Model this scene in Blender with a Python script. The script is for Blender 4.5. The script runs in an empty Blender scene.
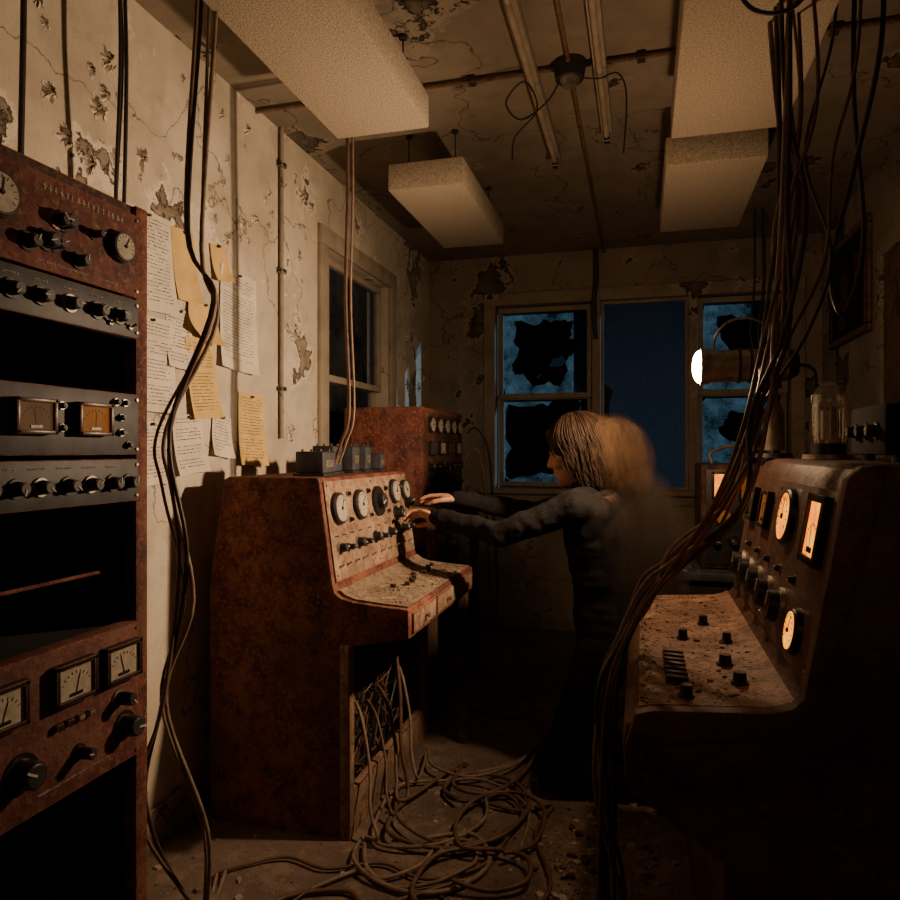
import bpy, bmesh, math, random
from mathutils import Vector, Matrix, noise
random.seed(7)
R=random.uniform
S=bpy.context.scene
COL=S.collection

# ------------------------------------------------------------------ materials
def new_mat(name):
    m=bpy.data.materials.new(name); m.use_nodes=True
    nt=m.node_tree; nt.nodes.clear()
    out=nt.nodes.new('ShaderNodeOutputMaterial')
    return m,nt,out
def N(nt,t,**kw):
    n=nt.nodes.new(t)
    for k,v in kw.items(): setattr(n,k,v)
    return n
def L(nt,a,b): nt.links.new(a,b)
def c4(c): return (c[0],c[1],c[2],1)
def noise_tex(nt,co,scale,detail=6,rough=.6):
    n=N(nt,'ShaderNodeTexNoise'); n.inputs['Scale'].default_value=scale
    n.inputs['Detail'].default_value=detail; n.inputs['Roughness'].default_value=rough
    L(nt,co,n.inputs['Vector']); return n.outputs['Fac']
def ramp(nt,f,stops):
    r=N(nt,'ShaderNodeValToRGB'); e=r.color_ramp.elements
    while len(e)<len(stops): e.new(.5)
    for el,(p,c) in zip(e,stops):
        el.position=p; el.color=c4(c) if not isinstance(c,float) else (c,c,c,1)
    L(nt,f,r.inputs['Fac']); return r.outputs['Color']
def mix(nt,f,a,b,mode='MIX'):
    m=N(nt,'ShaderNodeMix',data_type='RGBA',blend_type=mode)
    for s,v in ((m.inputs[0],f),(m.inputs[6],a),(m.inputs[7],b)):
        if hasattr(v,'links'): L(nt,v,s)
        elif isinstance(v,(int,float)): s.default_value=v
        else: s.default_value=c4(v)
    return m.outputs[2]
def bsdf(nt,out,col,rough=.6,metal=0,bump=None,bstr=.3,bdist=.01,spec=.4):
    p=N(nt,'ShaderNodeBsdfPrincipled')
    if hasattr(col,'links'): L(nt,col,p.inputs['Base Color'])
    else: p.inputs['Base Color'].default_value=c4(col)
    if hasattr(rough,'links'): L(nt,rough,p.inputs['Roughness'])
    else: p.inputs['Roughness'].default_value=rough
    p.inputs['Metallic'].default_value=metal
    p.inputs['Specular IOR Level'].default_value=spec
    if bump is not None:
        b=N(nt,'ShaderNodeBump'); b.inputs['Strength'].default_value=bstr; b.inputs['Distance'].default_value=bdist
        L(nt,bump,b.inputs['Height']); L(nt,b.outputs[0],p.inputs['Normal'])
    L(nt,p.outputs[0],out.inputs[0]); return p
def coords(nt): return N(nt,'ShaderNodeTexCoord').outputs['Object']

def m_plain(name,col,rough=.5,metal=0,var=.25,scale=30,bstr=.15,spec=.4):
    m,nt,out=new_mat(name); co=coords(nt)
    f=noise_tex(nt,co,scale); d=[c*(1-var) for c in col]; h=[min(1,c*(1+var)) for c in col]
    c=ramp(nt,f,[(.3,d),(.7,h)])
    bsdf(nt,out,c,rough,metal,f,bstr,.004,spec); return m
def m_rust(name,base,rust,dark,scale=14,rough=.75):
    m,nt,out=new_mat(name); co=coords(nt)
    f1=noise_tex(nt,co,scale,12,.7); f2=noise_tex(nt,co,scale*5,8,.7); f3=noise_tex(nt,co,scale*.25,5,.6)
    f4=noise_tex(nt,co,scale*14,4,.7)
    c=ramp(nt,f1,[(.38,dark),(.5,base),(.60,rust)])
    c=mix(nt,ramp(nt,f2,[(.52,0.0),(.62,1.0)]),c,rust)
    c=mix(nt,ramp(nt,f4,[(.56,0.0),(.62,.8)]),c,dark)
    c=mix(nt,ramp(nt,f3,[(.4,0.0),(.7,.7)]),c,dark)
    b=mix(nt,.5,f1,f2)
    bsdf(nt,out,c,rough,.0,b,.8,.008,.35); return m
def m_plaster(name,col,stain,bare,thr=.56,crack=True):
    m,nt,out=new_mat(name); co=coords(nt)
    f=noise_tex(nt,co,1.7,15,.62); st=noise_tex(nt,co,2.2,6,.6); fine=noise_tex(nt,co,60,5,.6); mid=noise_tex(nt,co,9,10,.7)
    c=mix(nt,ramp(nt,st,[(.42,0.0),(.72,.75)]),col,stain)
    c=mix(nt,ramp(nt,mid,[(.48,.0),(.76,.7)]),c,stain)
    mask=ramp(nt,f,[(thr,0.0),(thr+.008,1.0)])
    edge=ramp(nt,f,[(thr-.035,0.0),(thr-.02,1.0)])
    c=mix(nt,edge,c,[min(1,x*1.15) for x in col])
    m2=ramp(nt,f,[(thr-.006,0.0),(thr,1.0)])
    c=mix(nt,m2,c,[x*.3 for x in bare])  # thin dark rim: shadow edge of the peeling paint, put into the colour
    inner=mix(nt,ramp(nt,mid,[(.4,0.0),(.6,1.0)]),bare,stain)
    c=mix(nt,mask,c,inner)
    c=mix(nt,ramp(nt,mid,[(.675,0.0),(.69,1.0)]),c,bare)
    if crack:
        v=N(nt,'ShaderNodeTexVoronoi',feature='DISTANCE_TO_EDGE'); v.inputs['Scale'].default_value=1.1
        dn=N(nt,'ShaderNodeTexNoise'); dn.inputs['Scale'].default_value=2.5; dn.inputs['Detail'].default_value=9
        L(nt,co,dn.inputs['Vector'])
        vm=N(nt,'ShaderNodeVectorMath',operation='MULTIPLY_ADD'); L(nt,dn.outputs['Color'],vm.inputs[0])
        vm.inputs[1].default_value=(.9,.9,.9); L(nt,co,vm.inputs[2]); L(nt,vm.outputs[0],v.inputs['Vector'])
        cr=ramp(nt,v.outputs['Distance'],[(.0,.9),(.006,0.0)])
        c=mix(nt,cr,c,[x*.45 for x in bare])
    inv=N(nt,'ShaderNodeMath',operation='MULTIPLY_ADD'); L(nt,mask,inv.inputs[0]); inv.inputs[1].default_value=-1.4
    L(nt,mix(nt,.3,mid,fine),inv.inputs[2])
    bsdf(nt,out,c,.85,0,inv.outputs[0],.75,.012,.2); return m
def m_emit(name,lo,hi,strength):
    m,nt,out=new_mat(name); co=coords(nt)
    p=bsdf(nt,out,(.03,.015,.006),.6,spec=.1)
    c=ramp(nt,noise_tex(nt,co,22,3,.5),[(.35,lo),(.62,hi)])
    L(nt,c,p.inputs['Emission Color']); p.inputs['Emission Strength'].default_value=strength
    return m
def m_glass(name,tint,rough=.05,alpha=.85):
    m,nt,out=new_mat(name)
    t=N(nt,'ShaderNodeBsdfTransparent'); t.inputs[0].default_value=c4(tint)
    g=N(nt,'ShaderNodeBsdfGlossy'); g.inputs['Roughness'].default_value=rough
    g.inputs['Color'].default_value=(.8,.85,.9,1)
    x=N(nt,'ShaderNodeMixShader'); x.inputs[0].default_value=1-alpha
    L(nt,t.outputs[0],x.inputs[1]); L(nt,g.outputs[0],x.inputs[2]); L(nt,x.outputs[0],out.inputs[0]); return m
def m_dustglass(name):
    m,nt,out=new_mat(name)
    t=N(nt,'ShaderNodeBsdfTransparent'); t.inputs[0].default_value=(.88,.92,.96,1)
    g=N(nt,'ShaderNodeBsdfDiffuse'); g.inputs[0].default_value=(.34,.36,.38,1)
    x=N(nt,'ShaderNodeMixShader'); co=coords(nt)
    a=ramp(nt,noise_tex(nt,co,3,8,.7),[(.35,.005),(.7,.09)]); b=ramp(nt,noise_tex(nt,co,150,2,.5),[(.70,0.0),(.74,.6)])
    L(nt,mix(nt,1.0,a,b,'ADD'),x.inputs[0])
    L(nt,t.outputs[0],x.inputs[1]); L(nt,g.outputs[0],x.inputs[2]); L(nt,x.outputs[0],out.inputs[0]); return m
def m_ghost(name,col,a):
    m,nt,out=new_mat(name)
    t=N(nt,'ShaderNodeBsdfTransparent'); d=N(nt,'ShaderNodeBsdfDiffuse'); d.inputs[0].default_value=c4(col)
    x=N(nt,'ShaderNodeMixShader')
    co=coords(nt); mp=N(nt,'ShaderNodeMapping'); mp.inputs['Scale'].default_value=(3,3,.5); L(nt,co,mp.inputs['Vector'])
    L(nt,ramp(nt,noise_tex(nt,mp.outputs[0],9,4),[(.35,a*.35),(.65,a*1.5)]),x.inputs[0])
    L(nt,t.outputs[0],x.inputs[1]); L(nt,d.outputs[0],x.inputs[2]); L(nt,x.outputs[0],out.inputs[0]); return m
def m_vol(name,col,dens,power=1.3,stretch=(1,1,1),ns=4):
    m,nt,out=new_mat(name)
    tc=N(nt,'ShaderNodeTexCoord')
    mp=N(nt,'ShaderNodeVectorMath',operation='MULTIPLY_ADD'); mp.inputs[1].default_value=(2,2,2); mp.inputs[2].default_value=(-1,-1,-1)
    L(nt,tc.outputs['Generated'],mp.inputs[0])
    g=N(nt,'ShaderNodeTexGradient',gradient_type='SPHERICAL'); L(nt,mp.outputs[0],g.inputs[0])
    pw=N(nt,'ShaderNodeMath',operation='POWER'); pw.inputs[1].default_value=power; L(nt,g.outputs['Fac'],pw.inputs[0])
    sc=N(nt,'ShaderNodeVectorMath',operation='MULTIPLY'); sc.inputs[1].default_value=stretch; L(nt,mp.outputs[0],sc.inputs[0])
    nz=ramp(nt,noise_tex(nt,sc.outputs[0],ns,3,.6),[(.38,.25),(.62,1.0)])
    a=N(nt,'ShaderNodeMath',operation='MULTIPLY'); L(nt,pw.outputs[0],a.inputs[0]); L(nt,nz,a.inputs[1])
    b=N(nt,'ShaderNodeMath',operation='MULTIPLY'); L(nt,a.outputs[0],b.inputs[0]); b.inputs[1].default_value=dens
    v=N(nt,'ShaderNodeVolumePrincipled'); v.inputs['Color'].default_value=c4(col); L(nt,b.outputs[0],v.inputs['Density'])
    L(nt,v.outputs[0],out.inputs['Volume']); return m

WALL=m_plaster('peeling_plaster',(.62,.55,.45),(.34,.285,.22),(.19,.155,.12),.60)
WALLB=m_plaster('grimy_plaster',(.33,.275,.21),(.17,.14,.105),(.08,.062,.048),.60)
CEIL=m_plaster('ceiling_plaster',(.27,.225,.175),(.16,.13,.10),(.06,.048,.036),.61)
RUST=m_rust('rusted_enamel',(.17,.042,.030),(.29,.12,.068),(.045,.016,.013),14)
RUSTP=m_rust('rusted_panel',(.27,.17,.115),(.42,.30,.20),(.12,.065,.045),22)
RUSTD=m_rust('dark_rust',(.07,.032,.022),(.15,.075,.045),(.02,.011,.009),14)
RACKR=m_rust('rack_red_panel',(.14,.040,.032),(.23,.10,.065),(.055,.020,.017),12)
DUSTM=m_rust('dust_crust',(.22,.16,.11),(.36,.28,.20),(.10,.065,.045),26,.9)
CRUST=m_rust('console_crust',(.28,.15,.11),(.48,.33,.23),(.09,.048,.036),24,.45)
CONS=m_rust('console_brown',(.11,.055,.04),(.19,.10,.065),(.038,.02,.015),10,.45)
BLACK=m_plain('black_bakelite',(.016,.014,.013),.35,0,.3)
DARK=m_plain('dark_steel',(.04,.038,.040),.5,.3,.35)
SLATE=m_plain('slate_panel',(.055,.058,.070),.55,.1,.4,20)
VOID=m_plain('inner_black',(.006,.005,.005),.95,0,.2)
STEEL=m_plain('worn_steel',(.30,.26,.22),.45,.7,.4)
CREAM=m_plain('dial_cream',(.34,.30,.24),.6,0,.25,60)
INK=m_plain('ink',(.02,.018,.016),.6)
WHITE=m_plain('pointer_white',(.5,.46,.40),.6)
EYE=m_plain('eye_white',(.45,.40,.36),.35)
PAPER=m_plain('aged_paper',(.66,.60,.50),.85,0,.15,12)
PAPY=m_plain('yellow_paper',(.64,.44,.17),.85,0,.16,12)
WOOD=m_rust('old_wood',(.17,.10,.06),(.25,.16,.10),(.07,.04,.025),9,.8)
FRAME=m_plaster('window_paint',(.38,.32,.25),(.20,.165,.125),(.12,.09,.065),.62,False)
FOAM=m_plain('foam_panel',(.43,.36,.28),.95,0,.5,190,.8)
CABLE=m_plain('black_cable',(.03,.025,.022),.45,0,.3)
CABLEB=m_plain('tan_cable',(.20,.14,.10),.55,0,.35)
CABLER=m_plain('brown_cable',(.12,.065,.045),.5,0,.35)
GLOW=m_emit('meter_glow',(1,.17,.004),(1,.40,.03),2.0)
GLOWD=m_emit('meter_glow_dim',(.9,.22,.02),(1,.34,.06),.2)
GLOWF=m_emit('meter_faint',(.8,.35,.15),(1,.48,.22),.08)
def m_lens():
    m,nt,out=new_mat('lamp_lens'); e=N(nt,'ShaderNodeEmission'); e.inputs[0].default_value=(1,.66,.30,1); e.inputs[1].default_value=60
    L(nt,e.outputs[0],out.inputs[0]); return m
LENS=m_lens()
GLASS=m_dustglass('window_glass')
TUBEG=m_glass('tube_glass',(.92,.88,.8),.06,.72)
SKIN=m_plain('skin',(.48,.25,.16),.5,0,.08,25,.1)
HAIR=m_plain('brown_hair',(.032,.017,.010),.6,0,.5,60,.4,.2)
SWEAT=m_plain('dark_sweater',(.014,.013,.014),.95,0,.3,80,.4,.12)
TROU=m_plain('dark_trousers',(.008,.0075,.008),.95,0,.3,50,.3,.1)
BOOT=m_plain('boot_leather',(.02,.014,.011),.5)
LIP=m_plain('lips',(.36,.12,.09),.5)
LEAF=m_plain('night_foliage',(.004,.006,.006),.9,0,.2,30,.1,.0)
def m_shard():
    m,nt,out=new_mat('dirty_broken_glass')
    t=N(nt,'ShaderNodeBsdfTransparent'); t.inputs[0].default_value=(.6,.8,1,1)
    d=N(nt,'ShaderNodeBsdfTranslucent'); d.inputs[0].default_value=(.55,.78,.84,1)
    co=coords(nt); f=ramp(nt,noise_tex(nt,co,6,12,.75),[(.38,.08),(.62,.95)])
    x=N(nt,'ShaderNodeMixShader'); L(nt,f,x.inputs[0]); L(nt,t.outputs[0],x.inputs[1]); L(nt,d.outputs[0],x.inputs[2])
    L(nt,x.outputs[0],out.inputs[0]); return m
SHARD=m_shard()
def m_floor():
    m,nt,out=new_mat('dusty_concrete'); co=coords(nt)
    a=noise_tex(nt,co,2.5,10,.65); b=noise_tex(nt,co,40,8,.7); c_=noise_tex(nt,co,9,10,.7)
    c=ramp(nt,a,[(.35,(.08,.052,.042)),(.65,(.17,.122,.098))])
    c=mix(nt,ramp(nt,c_,[(.5,0.0),(.6,.8)]),c,(.22,.16,.125))
    c=mix(nt,ramp(nt,b,[(.55,0.0),(.65,.5)]),c,(.05,.035,.027))
    bsdf(nt,out,c,.85,0,mix(nt,.5,b,c_),.8,.012,.3); return m
FLOOR=m_floor()

# ------------------------------------------------------------------ builder
class B:
    def __init__(s,name): s.name=name; s.bm=bmesh.new(); s.mats=[]; s.M=Matrix.Identity(4)
    def mi(s,m):
        if m not in s.mats: s.mats.append(m)
        return s.mats.index(m)
    def fin(s,vs,m):
        i=s.mi(m)
        for v in vs:
            for f in v.link_faces: f.material_index=i
    def box(s,c,size,m,rot=None,bev=0):
        mat=s.M@Matrix.Translation(c)@(rot.to_4x4() if rot else Matrix.Identity(4))@Matrix.Diagonal((size[0],size[1],size[2],1))
        r=bmesh.ops.create_cube(s.bm,size=1,matrix=mat); s.fin(r['verts'],m)
        if bev>0:
            es=set(e for v in r['verts'] for e in v.link_edges)
            bmesh.ops.bevel(s.bm,geom=list(es),offset=bev,segments=2,profile=.5,affect='EDGES')
    def bx(s,x0,x1,y0,y1,z0,z1,m,bev=0):
        s.box(((x0+x1)/2,(y0+y1)/2,(z0+z1)/2),(x1-x0,y1-y0,z1-z0),m,None,bev)
    def cyl(s,p0,p1,r0,r1,m,seg=20,cap=True):
        p0=Vector(p0);p1=Vector(p1);d=p1-p0
        q=Vector((0,0,1)).rotation_difference(d.normalized()).to_matrix().to_4x4()
        mat=s.M@Matrix.Translation((p0+p1)/2)@q
        r=bmesh.ops.create_cone(s.bm,cap_ends=cap,cap_tris=False,segments=seg,radius1=r0,radius2=r1,depth=d.length,matrix=mat)
        s.fin(r['verts'],m)
    def sph(s,c,r,m,u=16,v=10,rot=None):
        if not hasattr(r,'__len__'): r=(r,r,r)
        mat=s.M@Matrix.Translation(c)@(rot.to_4x4() if rot else Matrix.Identity(4))@Matrix.Diagonal((r[0],r[1],r[2],1))
        q=bmesh.ops.create_uvsphere(s.bm,u_segments=u,v_segments=v,radius=1,matrix=mat); s.fin(q['verts'],m)
    def cap(s,p0,p1,r0,r1,m,seg=16):
        s.cyl(p0,p1,r0,r1,m,seg); s.sph(p0,r0,m,seg,10); s.sph(p1,r1,m,seg,10)
    def poly(s,pts,m):
        vs=[s.bm.verts.new(s.M@Vector(p)) for p in pts]
        f=s.bm.faces.new(vs); f.material_index=s.mi(m); return f
    def prism(s,prof,y0,y1,m,bev=0):
        a=[s.bm.verts.new(s.M@Vector((x,y0,z))) for x,z in prof]
        b=[s.bm.verts.new(s.M@Vector((x,y1,z))) for x,z in prof]
        n=len(prof); fs=[s.bm.faces.new(a),s.bm.faces.new(b[::-1])]
        for i in range(n): fs.append(s.bm.faces.new((a[i],b[i],b[(i+1)%n],a[(i+1)%n])))
        for f in fs: f.material_index=s.mi(m)
        bmesh.ops.recalc_face_normals(s.bm,faces=fs)
        if bev>0:
            es=list(fs[0].edges)+list(fs[1].edges)
            bmesh.ops.bevel(s.bm,geom=es,offset=bev,segments=2,profile=.5,affect='EDGES')
    def tube(s,pts,r,m,seg=7,sub=6,r1=None):
        P=[Vector(p) for p in pts]
        if len(P)>2:
            Q=[]; n=len(P)
            for i in range(n-1):
                a=P[max(i-1,0)];b=P[i];c=P[i+1];d=P[min(i+2,n-1)]
                for k in range(sub):
                    t=k/sub
                    Q.append(.5*((2*b)+(c-a)*t+(2*a-5*b+4*c-d)*t*t+(3*b-a-3*c+d)*t**3))
            Q.append(P[-1]); P=Q
        rings=[];up=None;n=len(P)
        for i,p in enumerate(P):
            t=(P[min(i+1,n-1)]-P[max(i-1,0)])
            if t.length<1e-7: t=Vector((0,0,1))
            t.normalize()
            if up is None: up=t.orthogonal().normalized()
            up=(up-t*up.dot(t))
            if up.length<1e-5: up=t.orthogonal()
            up.normalize(); sd=t.cross(up)
            rr=r if r1 is None else r+(r1-r)*i/(n-1)
            rings.append([s.bm.verts.new(s.M@(p+rr*(math.cos(2*math.pi*k/seg)*up+math.sin(2*math.pi*k/seg)*sd))) for k in range(seg)])
        mi=s.mi(m)
        for a,b in zip(rings,rings[1:]):
            for k in range(seg):
                f=s.bm.faces.new((a[k],a[(k+1)%seg],b[(k+1)%seg],b[k])); f.material_index=mi
        for q in (rings[0][::-1],rings[-1]):
            f=s.bm.faces.new(q); f.material_index=mi
    def chip(s,c,r,m,flat=.35):
        rot=Matrix.Rotation(R(0,6.28),3,'Z')@Matrix.Rotation(R(-.3,.3),3,'X')
        n=random.choice((4,5,6)); top=[];bot=[]
        for k in range(n):
            a=2*math.pi*k/n+R(-.3,.3); rr=r*R(.6,1.2)
            v=rot@Vector((rr*math.cos(a),rr*math.sin(a)*R(.5,1),0))
            bot.append(s.bm.verts.new(s.M@(Vector(c)+v)))
            top.append(s.bm.verts.new(s.M@(Vector(c)+v*.8+Vector((0,0,r*flat)))))
        mi=s.mi(m)
        fs=[s.bm.faces.new(top),s.bm.faces.new(bot[::-1])]
        for k in range(n): fs.append(s.bm.faces.new((bot[k],bot[(k+1)%n],top[(k+1)%n],top[k])))
        for f in fs: f.material_index=mi
    def done(s,parent=None,smooth=True,angle=35,origin=None):
        me=bpy.data.meshes.new(s.name)
        vs=s.bm.verts
        if origin is None:
            xs=[v.co.x for v in vs];ys=[v.co.y for v in vs];zs=[v.co.z for v in vs]
            o=Vector(((min(xs)+max(xs))/2,(min(ys)+max(ys))/2,min(zs)))
        else: o=Vector(origin)
        if parent is None or origin is not None:
            for v in vs: v.co-=o
        s.bm.to_mesh(me); s.bm.free()
        for m in s.mats: me.materials.append(m)
        if smooth:
            me.polygons.foreach_set('use_smooth',[True]*len(me.polygons))
            try: me.set_sharp_from_angle(angle=math.radians(angle))
            except Exception: pass
        ob=bpy.data.objects.new(s.name,me); COL.objects.link(ob)
        if parent: ob.parent=parent
        else: ob.location=o
        return ob
def frame(o,u,v):
    u=Vector(u).normalized(); v=Vector(v).normalized(); n=u.cross(v)
    m=Matrix.Identity(4)
    for i in range(3): m[i][0]=u[i];m[i][1]=v[i];m[i][2]=n[i];m[i][3]=o[i]
    return m

# panel-local instruments (x right, y up, z out)
def knob(b,u,v,r=.014,h=.022,m=None,ang=None,skirt=True):
    m=m or BLACK
    if skirt: b.cyl((u,v,0),(u,v,.004),r*1.35,r*1.3,STEEL if random.random()<.25 else BLACK,20)
    b.cyl((u,v,.003),(u,v,h),r,r*.86,m,14)
    b.cyl((u,v,h),(u,v,h+.002),r*.8,r*.7,DARK,14)
    a=R(0,6.28) if ang is None else ang
    b.box((u+.5*r*math.cos(a),v+.5*r*math.sin(a),h+.0025),(r*.9,r*.16,.002),WHITE,Matrix.Rotation(a,3,'Z'))
def screw(b,u,v,r=.004): b.cyl((u,v,0),(u,v,.003),r,r*.8,STEEL,8)
def dial(b,u,v,r,face=None,needle=True,bez=None):
    face=face or CREAM; bez=bez or BLACK
    b.cyl((u,v,0),(u,v,.012),r*1.18,r*1.12,bez,32)
    b.cyl((u,v,.012),(u,v,.016),r*1.08,r*1.02,DARK,32)
    b.cyl((u,v,.0155),(u,v,.0175),r*.92,r*.92,face,32)
    for k in range(11):
        a=math.radians(210-k*24); rr=r*.75
        b.box((u+rr*math.cos(a),v+rr*math.sin(a),.0178),(r*.18,r*.035,.001),INK,Matrix.Rotation(a,3,'Z'))
    if needle:
        a=R(.7,2.4)
        b.box((u+.32*r*math.cos(a),v+.32*r*math.sin(a),.0185),(r*.85,r*.05,.001),INK,Matrix.Rotation(a,3,'Z'))
    b.cyl((u,v,.0175),(u,v,.021),r*.13,r*.1,BLACK,10)
def meter(b,u,v,w,h,face=None):
    face=face or CREAM; t=min(w,h)*.12
    b.box((u,v,.005),(w,h,.01),BLACK,None,.002)
    for sx,sy,ww,hh in ((0,h/2-t/2,w,t),(0,-h/2+t/2,w,t),(w/2-t/2,0,t,h),(-w/2+t/2,0,t,h)):
        b.box((u+sx,v+sy,.012),(ww,hh,.012),BLACK,None,.0015)
    b.box((u,v,.011),(w-2*t,h-2*t,.003),face)
    iw=w-2*t; ih=h-2*t; rr=min(iw*.5,ih*.75)
    for k in range(9):
        a=math.radians(150-k*15)
        b.box((u+rr*math.cos(a)*.9,v-ih*.32+rr*math.sin(a)*.9,.0129),(rr*.13,rr*.03,.0008),INK,Matrix.Rotation(a,3,'Z'))
    a=R(1.2,2.1); b.box((u+.4*rr*math.cos(a),v-ih*.32+.4*rr*math.sin(a),.0135),(rr*.85,rr*.03,.0008),INK,Matrix.Rotation(a,3,'Z'))
    b.box((u,v-ih*.38,.0135),(iw*.35,ih*.1,.002),BLACK)
def toggle(b,u,v):
    b.cyl((u,v,0),(u,v,.005),.006,.005,STEEL,10); b.cyl((u,v,.004),(u+.002,v+.007,.017),.002,.003,STEEL,8)
def label(b,u,v,w,h=.005,m=None):
    x=u
    while x<u+w:
        ww=R(.4,.9)*h; b.box((x+ww/2,v,.0006),(ww*.35,h,.0012),m or WHITE); b.box((x+ww/2,v+h*R(-.4,.4),.0006),(ww,h*.2,.0012),m or WHITE); x+=h*1.15

# ------------------------------------------------------------------ room shell
X0,X1,Y0,Y1,ZC=-1.49,1.10,-1.2,4.88,2.62
T=.14
b=B('floor'); b.bx(X0-T,X1+T,Y0-T,Y1+T,-.1,0,FLOOR); b.done(smooth=False)
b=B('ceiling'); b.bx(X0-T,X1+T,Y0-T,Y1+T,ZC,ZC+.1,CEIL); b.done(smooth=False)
b=B('wall_left')
wy0,wy1,wz0,wz1=3.14,4.02,.98,2.24
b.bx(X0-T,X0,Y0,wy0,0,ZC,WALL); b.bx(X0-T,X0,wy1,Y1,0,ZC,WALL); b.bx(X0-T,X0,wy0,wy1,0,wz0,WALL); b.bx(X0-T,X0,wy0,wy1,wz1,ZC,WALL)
b.done(smooth=False)
b=B('wall_back')
bx0,bx1,bz0,bz1=-1.0,.92,.98,2.27
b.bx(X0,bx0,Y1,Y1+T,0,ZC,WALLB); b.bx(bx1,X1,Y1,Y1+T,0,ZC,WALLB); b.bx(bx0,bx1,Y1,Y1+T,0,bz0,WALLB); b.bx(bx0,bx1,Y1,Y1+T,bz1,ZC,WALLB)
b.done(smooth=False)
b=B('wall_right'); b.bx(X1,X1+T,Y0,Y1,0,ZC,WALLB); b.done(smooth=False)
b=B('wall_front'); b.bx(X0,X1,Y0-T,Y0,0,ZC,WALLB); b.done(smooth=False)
b=B('baseboard_left'); b.bx(X0,X0+.018,Y0,Y1,0,.12,WALLB,.004); b.done()
b=B('baseboard_back'); b.bx(X0+.018,X1-.018,Y1-.018,Y1,0,.12,WALLB,.004); b.done()
b=B('baseboard_right'); b.bx(X1-.018,X1,Y0,Y1,0,.12,WALLB,.004); b.done()
b=B('peeling_paint_flakes')
BARE=m_plain('exposed_plaster',(.22,.18,.14),.95,0,.4,40,.6)
PALE=m_plain('loose_paint',(.68,.60,.50),.9,0,.15,30,.3)
def patch(y,z,r):
    n=26; pts=[]
    for k in range(n):
        a=2*math.pi*k/n; q=r*(.65+.5*noise.noise(Vector((math.cos(a)*1.6+y*9,math.sin(a)*1.6+z*9,r*20)))+R(-.12,.12))
        pts.append((y+q*math.cos(a)*.75,z+q*math.sin(a)))
    b.poly([(X0+.0006,p[0],p[1]) for p in pts],BARE)
    for k in range(0,n):
        if random.random()<.62:
            p=pts[k]; q=pts[(k+1)%n]; c=Vector((0,y-(p[0]+q[0])/2,z-(p[1]+q[1])/2)).normalized()
            P=Vector((X0+.001,p[0],p[1])); Q=Vector((X0+.001,q[0],q[1])); ln=r*R(.25,.65); lift=R(.25,.8)
            mi=b.mi(PALE); prev=(b.bm.verts.new(P),b.bm.verts.new(Q))
            for i in (1,2,3):
                t=i/3; off=c*ln*t*(1-.35*t)+Vector((ln*lift*t*t,0,-.1*ln*t)); sh=1-.25*t
                m_=(P+Q)/2
                nv=(b.bm.verts.new(m_+(P-m_)*sh+off),b.bm.verts.new(m_+(Q-m_)*sh*R(.7,1)+off))
                b.bm.faces.new((prev[0],prev[1],nv[1],nv[0])).material_index=mi; prev=nv
for (cy,cz,n,s,r0,r1) in ((2.42,2.10,5,.07,.02,.05),(1.62,2.28,7,.13,.02,.06),(2.15,2.42,5,.14,.02,.05),(2.85,2.15,5,.08,.02,.045),(2.85,2.45,4,.10,.02,.05),(1.95,2.22,4,.10,.015,.035),(2.82,1.75,5,.07,.015,.05),(1.55,2.05,4,.08,.02,.05),(4.4,1.7,5,.2,.03,.07),(2.62,2.25,4,.05,.015,.03),(1.55,1.95,3,.06,.02,.05),(2.75,1.35,3,.06,.02,.04),(1.4,2.45,5,.12,.02,.06)):
    for k in range(n): patch(cy+random.gauss(0,s),min(2.5,cz+random.gauss(0,s*.8)),R(r0,r1))
b.done(angle=80)

# windows ------------------------------------------------------------
def pane_broken(b,x0,x1,z0,z1,y,hole,n=52):
    cx,cz=(x0+x1)/2+hole[0],(z0+z1)/2+hole[1]
    out=[];inn=[]
    for k in range(n):
        a=2*math.pi*k/n; dx,dz=math.cos(a),math.sin(a)
        t=1e9
        if dx>1e-6: t=min(t,(x1-cx)/dx)
        if dx<-1e-6: t=min(t,(x0-cx)/dx)
        if dz>1e-6: t=min(t,(z1-cz)/dz)
        if dz<-1e-6: t=min(t,(z0-cz)/dz)
        out.append((cx+dx*t,cz+dz*t))
        f=hole[2]*(.88+.5*noise.noise(Vector((dx*1.8,dz*1.8,x0*7+z0*3))))+R(-.05,.05)
        inn.append((cx+dx*t*min(f,.97),cz+dz*t*min(f,.97)))
    for k in range(n):
        j=(k+1)%n
        b.poly([(out[k][0],y,out[k][1]),(out[j][0],y,out[j][1]),(inn[j][0],y,inn[j][1]),(inn[k][0],y,inn[k][1])],SHARD)
def sash(b,x0,x1,z0,z1,y,w=.035,m=None):
    m=m or FRAME
    b.bx(x0,x1,y-.018,y+.018,z0,z0+w,m,.003); b.bx(x0,x1,y-.018,y+.018,z1-w,z1,m,.003)
    b.bx(x0,x0+w,y-.018,y+.018,z0+w,z1-w,m,.003); b.bx(x1-w,x1,y-.018,y+.018,z0+w,z1-w,m,.003)
yw=Y1+.06
zm=1.63
b=B('window_2')
sash(b,-.99,-.33,zm-.015,bz1-.01,yw-.0); sash(b,-.99,-.33,bz0+.01,zm+.012,yw+.037)
pane_broken(b,-.955,-.365,zm+.02,bz1-.045,yw,(.03,.06,.86)); pane_broken(b,-.955,-.365,bz0+.045,zm-.02,yw+.037,(.05,-.02,.97))
b.done()
b=B('window_3')
x0,x1=-.27,.30
b.bx(x0,x0+.02,yw-.02,yw+.02,bz0,bz1,FRAME);b.bx(x1-.02,x1,yw-.02,yw+.02,bz0,bz1,FRAME)
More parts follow.
